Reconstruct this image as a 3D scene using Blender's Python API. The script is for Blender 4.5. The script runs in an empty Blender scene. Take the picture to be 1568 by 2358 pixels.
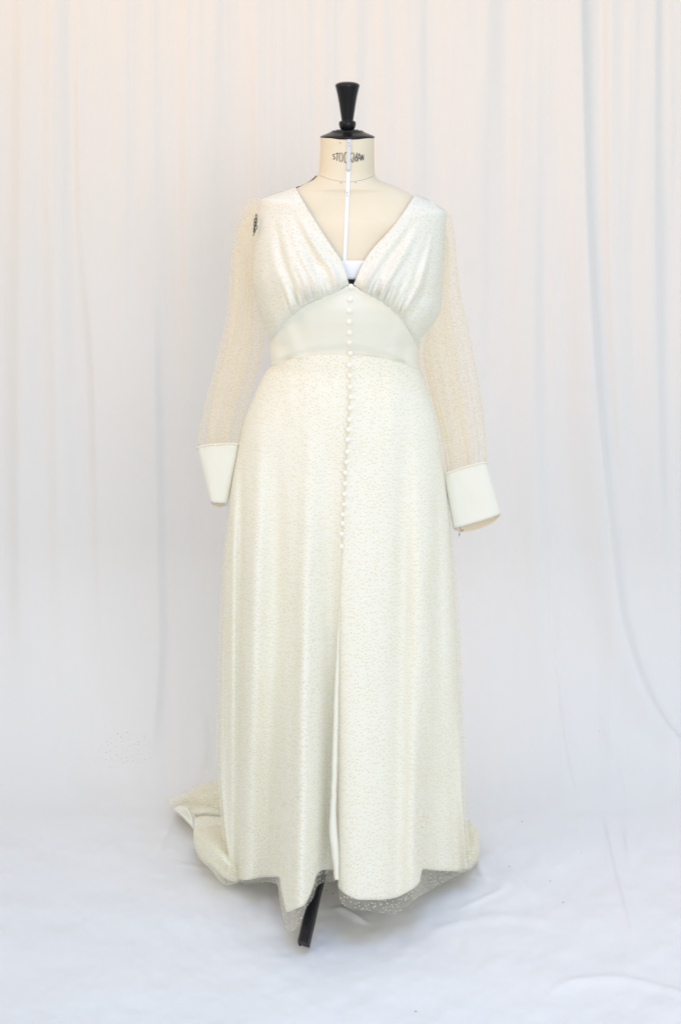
import bpy, math, random
import numpy as np
from mathutils import Vector
from mathutils.bvhtree import BVHTree
random.seed(3)
rng = np.random.default_rng(7)
SC = bpy.context.scene
COL = SC.collection

# ------------------------------------------------------------------ camera, world, lamps, exposure
CAM_D, CAM_H, FPX = 3.2, 1.72, 3520.0        # metres from the dress axis, lens height, focal length in 2358-high picture units
HORIZ = 148.0
cam_d = bpy.data.cameras.new('camera'); cam = bpy.data.objects.new('camera', cam_d); COL.objects.link(cam)
cam.location = (0, -CAM_D, CAM_H); cam.rotation_euler = (math.pi/2, 0, 0)
cam_d.sensor_fit = 'VERTICAL'; cam_d.sensor_height = 24.0
cam_d.lens = 24.0*FPX/2358.0
cam_d.shift_y = -(1179.0-HORIZ)/2358.0
cam_d.clip_start = 0.05; cam_d.clip_end = 100
SC.camera = cam

world = bpy.data.worlds.new('World'); SC.world = world; world.use_nodes = True
bg = world.node_tree.nodes['Background']
bg.inputs[0].default_value = (0.96, 1.0, 0.955, 1); bg.inputs[1].default_value = 0.76

def area(name, loc, target, size, power, col, size_y=None, spread=180):
    l = bpy.data.lights.new(name, 'AREA'); l.energy = power; l.color = col
    l.shape = 'RECTANGLE'; l.size = size; l.size_y = size_y or size; l.spread = math.radians(spread)
    o = bpy.data.objects.new(name, l); COL.objects.link(o)
    o.location = loc
    o.rotation_euler = (Vector(target)-Vector(loc)).to_track_quat('-Z', 'Y').to_euler()
    return o
area('softbox_lamp', (0.9, -3.8, 2.0), (0.0, 0.2, 1.0), 1.7, 45, (0.85, 0.88, 0.98))
area('warm_lamp', (-2.0, -1.5, 3.1), (0.25, 0.84, 1.95), 1.6, 7.5, (1.0, 0.50, 0.18), 0.5, 80)
area('cool_floor_fill', (0.3, -1.2, 3.6), (0.2, -0.75, 0.0), 2.0, 9.6, (0.26, 0.46, 1.0), 1.4, 85)  # added cool lamp overhead, no known source; turns the floor cloth bluish

SC.view_settings.view_transform = 'Standard'; SC.view_settings.look = 'None'
SC.view_settings.exposure = 0.06; SC.view_settings.gamma = 1.0
SC.cycles.max_bounces = 10; SC.cycles.diffuse_bounces = 6; SC.cycles.transparent_max_bounces = 24
try:
    SC.cycles.use_denoising = True
except Exception:
    pass

# ------------------------------------------------------------------ picture units <-> place
def P(px, py, y):                     # numpy: picture position at depth y -> world
    d = CAM_D + np.asarray(y, float)
    return np.stack([(np.asarray(px, float)-784.0)*d/FPX, d-CAM_D, CAM_H-(np.asarray(py, float)-HORIZ)*d/FPX], -1)
def zp(py): return CAM_H-(np.asarray(py, float)-HORIZ)/1100.0     # on the plane of the dress axis
def xp(px): return (np.asarray(px, float)-784.0)/1100.0
def floorP(px, py, h):                # point whose height above the floor is h
    d = (CAM_H-np.asarray(h, float))*FPX/(np.asarray(py, float)-HORIZ)
    return P(px, py, d-CAM_D)

def sinterp(x, xs, ys):               # smooth interpolation (Hermite, limited tangents)
    xs = np.asarray(xs, float); ys = np.asarray(ys, float)
    x = np.clip(np.asarray(x, float), xs[0], xs[-1])
    h = np.diff(xs); dl = np.diff(ys)/h
    m = np.zeros_like(ys); m[0] = dl[0]; m[-1] = dl[-1]
    same = (dl[:-1]*dl[1:]) > 0
    m[1:-1] = np.where(same, 2*dl[:-1]*dl[1:]/np.where(same, dl[:-1]+dl[1:], 1), 0)
    i = np.clip(np.searchsorted(xs, x, side='right')-1, 0, len(h)-1)
    t = (x-xs[i])/h[i]
    return ((2*t**3-3*t**2+1)*ys[i]+(t**3-2*t**2+t)*h[i]*m[i]+(-2*t**3+3*t**2)*ys[i+1]+(t**3-t**2)*h[i]*m[i+1])
def poly(pts, t):                     # smooth curve through points, t in 0..1 by length
    pts = np.asarray(pts, float)
    L = np.concatenate([[0], np.cumsum(np.linalg.norm(np.diff(pts, axis=0), axis=1))]); L /= L[-1]
    return np.stack([sinterp(t, L, pts[:, k]) for k in range(pts.shape[1])], -1)
def coons(top, bottom, left, right, s, t):
    T = poly(top, s); B = poly(bottom, s); L = poly(left, t); R = poly(right, t)
    S = s[None, :, None]; U = t[:, None, None]
    return ((1-U)*T[None]+U*B[None]+(1-S)*L[:, None]+S*R[:, None]
            -((1-S)*(1-U)*T[0]+S*(1-U)*T[-1]+(1-S)*U*B[0]+S*U*B[-1]))
def sm(a, b, x):
    t = np.clip((np.asarray(x, float)-a)/(b-a), 0, 1); return t*t*(3-2*t)

def vnoise(x, y, seed=0):             # smooth value noise
    xi = np.floor(x).astype(int); yi = np.floor(y).astype(int); fx = x-xi; fy = y-yi
    fx = fx*fx*(3-2*fx); fy = fy*fy*(3-2*fy)
    def h(a, b):
        n = (a*374761393+b*668265263+seed*974634777) & 0xffffffff
        n = ((n ^ (n >> 13))*1274126177) & 0xffffffff
        return ((n ^ (n >> 16)) & 0xffff)/65535.0*2-1
    return ((h(xi, yi)*(1-fx)+h(xi+1, yi)*fx)*(1-fy)+(h(xi, yi+1)*(1-fx)+h(xi+1, yi+1)*fx)*fy)

# ------------------------------------------------------------------ materials
def mat(name):
    m = bpy.data.materials.new(name); m.use_nodes = True
    return m, m.node_tree, m.node_tree.nodes['Principled BSDF']
def fine_bump(nt, bsdf, scale, dist, strength=0.4, coord='Object'):
    tc = nt.nodes.new('ShaderNodeTexCoord'); n = nt.nodes.new('ShaderNodeTexNoise'); b = nt.nodes.new('ShaderNodeBump')
    n.inputs['Scale'].default_value = scale; n.inputs['Detail'].default_value = 4
    b.inputs['Strength'].default_value = strength; b.inputs['Distance'].default_value = dist
    nt.links.new(tc.outputs[coord], n.inputs['Vector']); nt.links.new(n.outputs['Fac'], b.inputs['Height'])
    nt.links.new(b.outputs['Normal'], bsdf.inputs['Normal'])
    return n
def plain(name, col, rough=0.8, spec=0.3, bump=None, var=0.0, sheen=0.0):
    m, nt, b = mat(name)
    b.inputs['Base Color'].default_value = (*col, 1); b.inputs['Roughness'].default_value = rough
    b.inputs['Specular IOR Level'].default_value = spec
    if sheen: b.inputs['Sheen Weight'].default_value = sheen
    if bump: fine_bump(nt, b, *bump)
    if var:
        tc = nt.nodes.new('ShaderNodeTexCoord'); n = nt.nodes.new('ShaderNodeTexNoise'); r = nt.nodes.new('ShaderNodeValToRGB')
        n.inputs['Scale'].default_value = 9; n.inputs['Detail'].default_value = 5
        r.color_ramp.elements[0].position = .3; r.color_ramp.elements[1].position = .7
        r.color_ramp.elements[0].color = (*[c*(1-var) for c in col], 1); r.color_ramp.elements[1].color = (*[min(1, c*(1+var*.6)) for c in col], 1)
        nt.links.new(tc.outputs['Object'], n.inputs['Vector']); nt.links.new(n.outputs['Fac'], r.inputs['Fac'])
        nt.links.new(r.outputs['Color'], b.inputs['Base Color'])
    return m
def dot_mask(nt, spacing, radius, keep):
    """mask of scattered round flock dots, in metres of cloth (UV)"""
    N = nt.nodes; Lk = nt.links
    uv = N.new('ShaderNodeUVMap'); v = N.new('ShaderNodeTexVoronoi'); v.voronoi_dimensions = '2D'
    v.inputs['Scale'].default_value = 1.0/spacing; v.inputs['Randomness'].default_value = 0.95
    Lk.new(uv.outputs['UV'], v.inputs['Vector'])
    sep = N.new('ShaderNodeSeparateColor'); Lk.new(v.outputs['Color'], sep.inputs['Color'])
    rad = N.new('ShaderNodeMath'); rad.operation = 'MULTIPLY_ADD'       # radius varies a little
    rad.inputs[1].default_value = radius/spacing*0.5; rad.inputs[2].default_value = radius/spacing*0.72
    Lk.new(sep.outputs['Green'], rad.inputs[0])
    sub = N.new('ShaderNodeMath'); sub.operation = 'SUBTRACT'; Lk.new(rad.outputs[0], sub.inputs[0]); Lk.new(v.outputs['Distance'], sub.inputs[1])
    edge = N.new('ShaderNodeMath'); edge.operation = 'MULTIPLY'; edge.use_clamp = True; edge.inputs[1].default_value = 14
    Lk.new(sub.outputs[0], edge.inputs[0])
    dens = N.new('ShaderNodeTexNoise'); dens.noise_dimensions = '2D'; dens.inputs['Scale'].default_value = 22; dens.inputs['Detail'].default_value = 2
    Lk.new(uv.outputs['UV'], dens.inputs['Vector'])
    th = N.new('ShaderNodeMath'); th.operation = 'MULTIPLY_ADD'; th.inputs[1].default_value = 1.1; th.inputs[2].default_value = keep-0.55
    Lk.new(dens.outputs['Fac'], th.inputs[0])
    lt = N.new('ShaderNodeMath'); lt.operation = 'LESS_THAN'; Lk.new(sep.outputs['Red'], lt.inputs[0]); Lk.new(th.outputs[0], lt.inputs[1])
    out = N.new('ShaderNodeMath'); out.operation = 'MULTIPLY'; Lk.new(edge.outputs[0], out.inputs[0]); Lk.new(lt.outputs[0], out.inputs[1])
    return out.outputs[0], uv
def tulle(name, net_col, dot_col, net, dots, spacing=0.0078, radius=0.0017, keep=0.7, streak=0.9, tint=(1, 1, 1), graze=3.0):
    """sheer dotted tulle: mostly open net, with flocked dots"""
    m = bpy.data.materials.new(name); m.use_nodes = True; nt = m.node_tree; N = nt.nodes; Lk = nt.links
    N.clear(); out = N.new('ShaderNodeOutputMaterial')
    dm, uv = dot_mask(nt, spacing, radius, keep)
    n = N.new('ShaderNodeTexNoise'); n.noise_dimensions = '2D'; n.inputs['Scale'].default_value = 38; n.inputs['Detail'].default_value = 1
    mp = N.new('ShaderNodeMapping'); mp.inputs['Scale'].default_value = (1.0, .04, 1)
    Lk.new(uv.outputs['UV'], mp.inputs['Vector']); Lk.new(mp.outputs['Vector'], n.inputs['Vector'])
    na = N.new('ShaderNodeMath'); na.operation = 'MULTIPLY_ADD'; na.inputs[1].default_value = net*streak; na.inputs[2].default_value = net*(1-streak/2); na.use_clamp = True
    Lk.new(n.outputs['Fac'], na.inputs[0])
    fac = N.new('ShaderNodeMath'); fac.operation = 'MAXIMUM'
    dd = N.new('ShaderNodeMath'); dd.operation = 'MULTIPLY'; dd.inputs[1].default_value = dots; Lk.new(dm, dd.inputs[0])
    Lk.new(dd.outputs[0], fac.inputs[0])
    lw = N.new('ShaderNodeLayerWeight'); lw.inputs['Blend'].default_value = 0.5
    gz = N.new('ShaderNodeMath'); gz.operation = 'POWER'; gz.inputs[1].default_value = 2.5; Lk.new(lw.outputs['Facing'], gz.inputs[0])
    g2 = N.new('ShaderNodeMath'); g2.operation = 'MULTIPLY_ADD'; g2.inputs[1].default_value = graze; g2.inputs[2].default_value = 0.85; Lk.new(gz.outputs[0], g2.inputs[0])
    n2 = N.new('ShaderNodeMath'); n2.operation = 'MULTIPLY'; n2.use_clamp = True; Lk.new(na.outputs[0], n2.inputs[0]); Lk.new(g2.outputs[0], n2.inputs[1])
    n3 = N.new('ShaderNodeMath'); n3.operation = 'MINIMUM'; n3.inputs[1].default_value = 0.72; Lk.new(n2.outputs[0], n3.inputs[0]); Lk.new(n3.outputs[0], fac.inputs[1])
    c = N.new('ShaderNodeMix'); c.data_type = 'RGBA'; c.inputs['A'].default_value = (*net_col, 1); c.inputs['B'].default_value = (*dot_col, 1)
    Lk.new(dm, c.inputs['Factor'])
    d = N.new('ShaderNodeBsdfDiffuse'); tl = N.new('ShaderNodeBsdfTranslucent'); mx = N.new('ShaderNodeMixShader'); mx.inputs[0].default_value = 0.4
    Lk.new(c.outputs['Result'], d.inputs['Color']); Lk.new(c.outputs['Result'], tl.inputs['Color'])
    Lk.new(d.outputs[0], mx.inputs[1]); Lk.new(tl.outputs[0], mx.inputs[2])
    tr = N.new('ShaderNodeBsdfTransparent'); tr.inputs['Color'].default_value = (*tint, 1); fin = N.new('ShaderNodeMixShader')
    Lk.new(fac.outputs[0], fin.inputs[0]); Lk.new(tr.outputs[0], fin.inputs[1]); Lk.new(mx.outputs[0], fin.inputs[2])
    Lk.new(fin.outputs[0], out.inputs['Surface'])
    return m
def dotted(name, col, dot_col, spacing=0.0078, radius=0.0017, keep=0.7):
    m, nt, b = mat(name)
    dm, uv = dot_mask(nt, spacing, radius, keep)
    c = nt.nodes.new('ShaderNodeMix'); c.data_type = 'RGBA'; c.inputs['A'].default_value = (*col, 1); c.inputs['B'].default_value = (*dot_col, 1)
    nt.links.new(dm, c.inputs['Factor']); nt.links.new(c.outputs['Result'], b.inputs['Base Color'])
    b.inputs['Roughness'].default_value = 0.9; b.inputs['Specular IOR Level'].default_value = 0.06
    fine_bump(nt, b, 900, 0.0004, .35)
    return m

def cloth(m, k):                       # lets some light through
    nt = m.node_tree; N = nt.nodes; b = N['Principled BSDF']; out = [n for n in N if n.type == 'OUTPUT_MATERIAL'][0]
    tl = N.new('ShaderNodeBsdfTranslucent'); mx = N.new('ShaderNodeMixShader'); mx.inputs[0].default_value = k
    src = b.inputs['Base Color']
    if src.is_linked: nt.links.new(src.links[0].from_socket, tl.inputs['Color'])
    else: tl.inputs['Color'].default_value = src.default_value
    nt.links.new(b.outputs[0], mx.inputs[1]); nt.links.new(tl.outputs[0], mx.inputs[2]); nt.links.new(mx.outputs[0], out.inputs['Surface'])
    return m
M_BACK = plain('backdrop_cotton', (0.795, 0.785, 0.78), 0.95, 0.05, (520, 0.0008, .5))
M_CREPE = plain('ivory_crepe', (0.83, 0.815, 0.715), 0.8, 0.12, (1100, 0.0003, .3))
M_SATIN = cloth(plain('white_satin', (0.93, 0.912, 0.815), 0.85, 0.08, (600, 0.0003, .2)), .09)
M_DOTTED = cloth(dotted('dotted_ivory_cloth', (0.825, 0.812, 0.715), (0.74, 0.65, 0.45)), .04)
M_TRAIN_BOUNCE = cloth(dotted('dotted_train_bounce', (0.91, 0.89, 0.76), (0.78, 0.70, 0.50)), .1)  # same dotted cloth as the gown, with warm bounced light put into the colour
M_TULLE = tulle('dotted_tulle', (0.98, 0.965, 0.88), (0.88, 0.81, 0.62), 0.15, 0.75, spacing=0.0070, keep=.85, graze=2.2)
M_SLEEVE = tulle('sleeve_tulle', (0.98, 0.94, 0.84), (0.84, 0.70, 0.54), 0.17, 0.5, keep=0.7, streak=1.2, tint=(1.0, 0.991, 0.963), graze=1.2)
M_SCRAP = tulle('scrap_tulle', (0.85, 0.85, 0.85), (0.70, 0.71, 0.66), 0.02, 0.32, spacing=0.014, radius=0.0022, keep=0.75)
M_LINEN = plain('form_linen', (0.775, 0.695, 0.53), 0.85, 0.15, (500, 0.0006, .4), 0.05)
M_BLACK = plain('black_lacquer', (0.010, 0.010, 0.011), 0.22, 0.25, (60, 0.0004, .2))
M_BLACKWOOD = plain('black_wood', (0.010, 0.010, 0.012), 0.35, 0.25, (80, 0.001, .3))
M_INK = plain('stencil_ink', (0.02, 0.02, 0.025), 0.8, 0.1)
M_CUFF_SHADE = plain('cuff_lining_shade', (0.78, 0.66, 0.50), 0.85, 0.1, (800, 0.0003, .3))  # warm shade inside the cuff is put into this tan
M_BUTTON = plain('covered_button', (0.88, 0.86, 0.765), 0.8, 0.1, (1500, 0.0003, .4))
M_TAPE = plain('white_tape', (0.86, 0.87, 0.88), 0.6, 0.2, (900, 0.0003, .3))
M_TAPE2 = plain('doubled_tape', (0.66, 0.68, 0.70), 0.6, 0.2, (900, 0.0003, .3))
M_SEAM = plain('seam_thread', (0.42, 0.33, 0.25), 0.9, 0.1)
M_STEEL = plain('dark_steel', (0.06, 0.065, 0.06), 0.35, 0.6)
M_THREAD = plain('grey_thread', (0.22, 0.22, 0.23), 0.8, 0.2)

# ------------------------------------------------------------------ mesh helpers
def link(name, me, m, parent=None):
    o = bpy.data.objects.new(name, me); COL.objects.link(o)
    if m: me.materials.append(m)
    if parent: o.parent = parent
    return o
def make(name, verts, faces, m, parent=None, smooth=True, uvs=None):
    me = bpy.data.meshes.new(name)
    verts = np.asarray(verts, float)
    me.from_pydata(verts.tolist(), [], [tuple(map(int, f)) for f in faces])
    if smooth: me.polygons.foreach_set('use_smooth', [True]*len(me.polygons))
    if uvs is not None:
        ul = me.uv_layers.new(name='UVMap'); idx = np.zeros(len(me.loops), int); me.loops.foreach_get('vertex_index', idx)
        ul.data.foreach_set('uv', np.asarray(uvs, float)[idx].ravel())
    me.update()
    return link(name, me, m, parent)
def grid_faces(nt, ns, closed=False):
    a = np.arange(nt*ns).reshape(nt, ns)
    if closed: a = np.concatenate([a, a[:, :1]], 1)
    return np.stack([a[:-1, :-1], a[1:, :-1], a[1:, 1:], a[:-1, 1:]], -1).reshape(-1, 4)
def grid(name, pts, m, parent=None, closed=False, thick=0.0, seed=0.0, flip=False, uv=None):
    nt, ns = pts.shape[:2]
    du = np.linalg.norm(np.diff(pts, axis=1), axis=2); U = np.concatenate([np.zeros((nt, 1)), np.cumsum(du, 1)], 1)
    mid = ns//2; U = U-U[:, mid:mid+1]
    dv = np.linalg.norm(np.diff(pts[:, ::max(1, ns//12)], axis=0), axis=2).mean(1); V = np.concatenate([[0], np.cumsum(dv)])
    if uv is not None: uv = (uv+np.array([seed, seed*.37])).reshape(-1, 2)
    else: uv = np.stack([U+seed, np.repeat(V[:, None], ns, 1)+seed*.37], -1).reshape(-1, 2)
    f = grid_faces(nt, ns, closed)
    if flip: f = f[:, ::-1]
    o = make(name, pts.reshape(-1, 3), f, m, parent, True, uv)
    if thick:
        md = o.modifiers.new('cloth', 'SOLIDIFY'); md.thickness = thick; md.offset = 0
    return o
def lathe(name, prof, m, parent=None, n=48, loc=(0, 0, 0)):
    v = []; f = []
    for r, z in prof:
        for k in range(n):
            a = 2*math.pi*k/n; v.append((loc[0]+r*math.cos(a), loc[1]+r*math.sin(a), loc[2]+z))
    k = len(prof)
    f = list(grid_faces(k, n, True))
    o_f = [tuple(q) for q in f]+[tuple(range(n)), tuple(range((k-1)*n, k*n))[::-1]]
    return make(name, v, o_f, m, parent)
def tube_data(path, r, n=6):
    path = [Vector(p) for p in path]; v = []; f = []
    rr = r if hasattr(r, '__len__') else [r]*len(path)
    for i, p in enumerate(path):
        d = (path[min(i+1, len(path)-1)]-path[max(i-1, 0)]).normalized()
        a = d.cross(Vector((0, 1, 0.123))).normalized(); b = d.cross(a)
        for k in range(n):
            t = 2*math.pi*k/n; v.append(p+a*(rr[i]*math.cos(t))+b*(rr[i]*math.sin(t)))
    for i in range(len(path)-1):
        for k in range(n):
            f.append((i*n+k, i*n+(k+1) % n, (i+1)*n+(k+1) % n, (i+1)*n+k))
    f.append(tuple(range(n))[::-1]); f.append(tuple((len(path)-1)*n+k for k in range(n)))
    return v, f
def tubes(name, paths, r, m, parent=None, n=6):
    V = []; F = []
    for p in paths:
        v, f = tube_data(p, r, n); F += [tuple(i+len(V) for i in q) for q in f]; V += v
    return make(name, [tuple(a) for a in V], F, m, parent)
def ribbon(name, paths, w, m, parent, surf, off):   # flat strip drawn on a surface, picture units
    V = []; F = []
    for pts in paths:
        pts = np.asarray(pts, float); n = max(2, int(np.linalg.norm(np.diff(pts, axis=0), axis=1).sum()/1.2)+1)
        L = np.concatenate([[0], np.cumsum(np.linalg.norm(np.diff(pts, axis=0), axis=1))]); t = np.linspace(0, L[-1], n)
        c = np.stack([np.interp(t, L, pts[:, 0]), np.interp(t, L, pts[:, 1])], 1)
        tg = np.gradient(c, axis=0); tg /= np.linalg.norm(tg, axis=1)[:, None]+1e-9; nn = np.stack([-tg[:, 1], tg[:, 0]], 1)
        a = surf(*(c+nn*w/2).T, off); b = surf(*(c-nn*w/2).T, off); k = len(V)
        for i in range(n): V += [tuple(a[i]), tuple(b[i])]
        F += [(k+2*i, k+2*i+1, k+2*i+3, k+2*i+2) for i in range(n-1)]
    return make(name, V, F, m, parent, False)
def thing(name, label, cat, loc=(0, 0, 0), group=None):
    o = bpy.data.objects.new(name, None); COL.objects.link(o); o.location = loc; o.empty_display_size = .1
    o['label'] = label; o['category'] = cat
    if group: o['group'] = group
    return o

# ------------------------------------------------------------------ floor and backdrop
YW, RAD = 0.84, 0.46
fl = make('floor', [(-4, -4, -.03), (4, -4, -.03), (4, 1.2, -.03), (-4, 1.2, -.03)], [(0, 1, 2, 3)], plain('grey_floor', (.35, .34, .33), .8, .2, (8, .002)), None, False)
fl['kind'] = 'structure'

def ridge(px, py, path, wl, wr, amp, fade=None, power=2.0):
    ys = np.array([p[1] for p in path], float); xs = np.array([p[0] for p in path], float)
    c = sinterp(py, ys, xs); d = px-c
    g = np.where(d < 0, np.exp(-np.abs(d/wl)**power), np.exp(-np.abs(d/wr)**power))
    if fade is not None: g = g*sm(fade[0], fade[1], py)*(1-sm(fade[2], fade[3], py))
    return amp*g
BIG = 5000
FOLDS = [   # centre line, spread to the left, spread to the right, height, fade
    ([(-150, 0), (-160, 1900)], 70, 70, .02, None), ([(-60, 0), (-70, 1900)], 40, 40, .015, None),
    ([(62, 0), (55, 600), (52, 1100), (60, 1700)], 24, 40, .022, (-BIG, -BIG+1, 1200, 1800)),
    ([(132, 0), (128, 400), (140, 900), (150, 1500)], 26, 30, .024, (-BIG, -BIG+1, 1100, 1700)),
    ([(186, 0), (196, 500), (226, 900), (240, 1500)], 16, 90, .018, (-BIG, -BIG+1, 1100, 1700)),
    ([(285, 0), (290, 600), (300, 1200)], 30, 50, .010, (-BIG, -BIG+1, 700, 1400)),
    ([(346, 560), (356, 900), (362, 1200), (366, 1480), (358, 1600), (345, 1740)], 90, 12, .015, (560, 900, 1640, 1790)),
    ([(350, 0), (345, 500)], 16, 30, .008, (-BIG, -BIG+1, 300, 700)),
    ([(436, 0), (434, 600), (440, 1200)], 16, 60, .013, (-BIG, -BIG+1, 700, 1300)),
    ([(500, 0), (490, 500)], 30, 20, .006, (-BIG, -BIG+1, 300, 800)),
    ([(590, 0), (602, 600), (612, 1000)], 18, 46, .013, (-BIG, -BIG+1, 600, 1200)),
    ([(690, 0), (680, 600)], 40, 30, .007, (-BIG, -BIG+1, 500, 900)),
    ([(748, 0), (745, 600)], 22, 40, .008, (-BIG, -BIG+1, 400, 900)),
    ([(822, 0), (815, 500)], 18, 16, .007, (-BIG, -BIG+1, 300, 800)),
    ([(880, 0), (884, 500)], 16, 22, .008, (-BIG, -BIG+1, 300, 900)),
    ([(940, 0), (948, 600), (955, 1000)], 24, 26, .013, (-BIG, -BIG+1, 800, 1500)),
    ([(1120, 0), (1095, 500), (1085, 1000), (1090, 1600)], 90, 26, .013, (-BIG, -BIG+1, 600, 1500)),
    ([(1196, 0), (1190, 500), (1188, 900)], 16, 18, .010, (-BIG, -BIG+1, 500, 1000)),
    ([(1236, 0), (1228, 450), (1226, 800), (1236, 1200), (1258, 1500), (1290, 1700)], 30, 20, .013, (-BIG, -BIG+1, 1300, 1800)),
    ([(1262, 0), (1275, 700), (1300, 1200)], 14, 20, .005, (-BIG, -BIG+1, 600, 1100)),
    ([(1328, 0), (1340, 450), (1352, 700), (1371, 975), (1396, 1225), (1418, 1403), (1453, 1531), (1514, 1658), (1568, 1720), (1720, 1790)], 44, 17, .032, (-BIG, -BIG+1, 1740, 1800)),
    ([(1405, 0), (1404, 450), (1420, 900), (1450, 1300)], 14, 50, .015, (-BIG, -BIG+1, 800, 1300)),
    ([(1450, 0), (1446, 300)], 10, 18, .008, (-BIG, -BIG+1, 150, 500)),
    ([(1502, 0), (1500, 500), (1506, 900), (1520, 1300), (1570, 1600)], 30, 18, .020, (-BIG, -BIG+1, 1000, 1500)),
    ([(1540, 0), (1545, 300)], 10, 14, .008, (-BIG, -BIG+1, 250, 600)),
    ([(1590, 0), (1600, 900), (1700, 1600)], 26, 40, .02, (-BIG, -BIG+1, 1000, 1500)),
    ([(1690, 0), (1690, 1800)], 40, 30, .02, None),
    # creases of the part that lies on the floor
    ([(1272, 1440), (1284, 1540), (1296, 1640), (1322, 1790), (1350, 1850)], 4, 9, .006, (1300, 1450, 1760, 1850)),
    ([(1370, 1600), (1389, 1658), (1424, 1759), (1450, 1840)], 5, 9, .004, (1600, 1660, 1780, 1850)),
    ([(1389, 1865), (1420, 2000), (1440, 2075), (1459, 2150)], 4, 10, .007, (1850, 1920, 2080, 2170)),
    ([(1436, 1880), (1446, 1960), (1452, 1990)], 4, 8, .005, (1860, 1920, 1960, 2000)),
    ([(500, 1740), (520, 1800), (560, 1860)], 6, 12, .006, (1720, 1770, 1820, 1880)),
    ([(395, 1890), (380, 1920), (360, 1960)], 10, 6, .006, (1880, 1910, 1930, 1970)),
    ([(462, 1640), (470, 1720), (450, 1800)], 18, 10, .010, (1600, 1680, 1740, 1810)),
    ([(1090, 1960), (1110, 2005), (1125, 2025)], 8, 10, .006, (1950, 1975, 2005, 2030)),
    ([(1170, 2000), (1200, 2030), (1230, 2060)], 12, 9, .006, (1990, 2010, 2040, 2070)),
    ([(785, 2085), (810, 2100), (838, 2118)], 12, 7, .010, (2070, 2090, 2108, 2124)),
    ([(1090, 2000), (1160, 2030), (1050, 2090)], 16, 9, .005, (1990, 2020, 2060, 2100)),
]
def sheet_disp(px, py):
    d = np.zeros_like(px)
    for path, wl, wr, amp, fade in FOLDS: d += ridge(px, py, path, wl*1.1, max(wr*1.15, wr+3), amp*(1.0 if py.size and path[0][1] < 1000 else .75), fade)
    # long creases running across the floor
    def across(pts, w, amp):
        pts = np.array(pts, float); c = sinterp(px, pts[:, 0], pts[:, 1])
        return amp*np.exp(-((py-c)/w)**2)*sm(pts[0, 0], pts[0, 0]+60, px)*(1-sm(pts[-1, 0]-60, pts[-1, 0], px))
    d += across([(1250, 2275), (1330, 2252), (1400, 2246), (1500, 2260), (1640, 2310)], 10, .005)
    d += across([(385, 1975), (480, 1990), (560, 2010), (700, 2018)], 6, .003)
    d += across([(420, 1925), (500, 1950), (560, 1985)], 7, .006)
    d += across([(960, 2150), (1060, 2120), (1180, 2100), (1280, 2120)], 12, .004)
    fl_ = sm(1780, 1860, py)
    d += fl_*(.004*vnoise(px/130, py/70, 3)+.0022*vnoise(px/52, py/33, 5)+.0008*vnoise(px/20, py/14, 8))
    d += (1-fl_)*(.003*vnoise(px/75, py/420, 11)+.0020*vnoise(px/26, py/330, 13)+.0006*vnoise(px/30, py/30, 17))
    d += (1-sm(150, 850, py))*(.0026*vnoise(px/17, py/900, 23)+.0010*vnoise(px/7, py/600, 29))*(.55+.45*vnoise(px/140, py/700, 37))
    return d
nx = 620
xs = np.concatenate([np.linspace(-2.6, -1.0, 60, endpoint=False), np.linspace(-1.0, 1.0, nx), np.linspace(1.0, 2.6, 61)[1:]])
prof = []; nrm = []
for z in np.linspace(2.9, RAD, 150, endpoint=False): prof.append((YW, z)); nrm.append((-1, 0))
for a in np.linspace(0, math.pi/2, 40, endpoint=False):
    prof.append((YW-RAD+RAD*math.cos(a), RAD-RAD*math.sin(a))); nrm.append((-math.cos(a), math.sin(a)))
for y in np.concatenate([np.linspace(YW-RAD, -0.62, 230, endpoint=False), np.linspace(-0.62, -2.9, 40)]): prof.append((y, 0)); nrm.append((0, 1))
prof = np.array(prof); nrm = np.array(nrm)
X = np.repeat(xs[None], len(prof), 0); Y = np.repeat(prof[:, :1], len(xs), 1); Z = np.repeat(prof[:, 1:], len(xs), 1)
dd = np.maximum(CAM_D+Y, .4)
PX = 784+X*FPX/dd; PY = HORIZ+(CAM_H-Z)*FPX/dd
near = 1-sm(2400, 3000, PY)
wall = (nrm[:, 0] < -.5)[:, None]
DSP = sheet_disp(PX, PY)*near
DSP = np.where(nrm[:, 1:] > .9, np.maximum(DSP, -.006), DSP)
pts = np.stack([X, Y+nrm[:, :1]*DSP, Z+nrm[:, 1:]*DSP-.008*nrm[:, 1:]], -1)
backdrop = grid('backdrop_cloth', pts, M_BACK)
backdrop['label'] = 'white cotton backdrop cloth hanging in soft folds and sweeping forward over the floor'
backdrop['category'] = 'backdrop'
_me = backdrop.data
BVH = BVHTree.FromPolygons([tuple(v) for v in pts.reshape(-1, 3)], [tuple(f) for f in grid_faces(*pts.shape[:2])])
CAMV = Vector((0, -CAM_D, CAM_H))
def on_backdrop(px, py, lift):
    tgt = Vector(P(px, py, 0.0)); d = (tgt-CAMV).normalized()
    h, n, i, l = BVH.ray_cast(CAMV, d)
    if n.dot(d) > 0: n = -n
    return np.array(h+n*lift)

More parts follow.
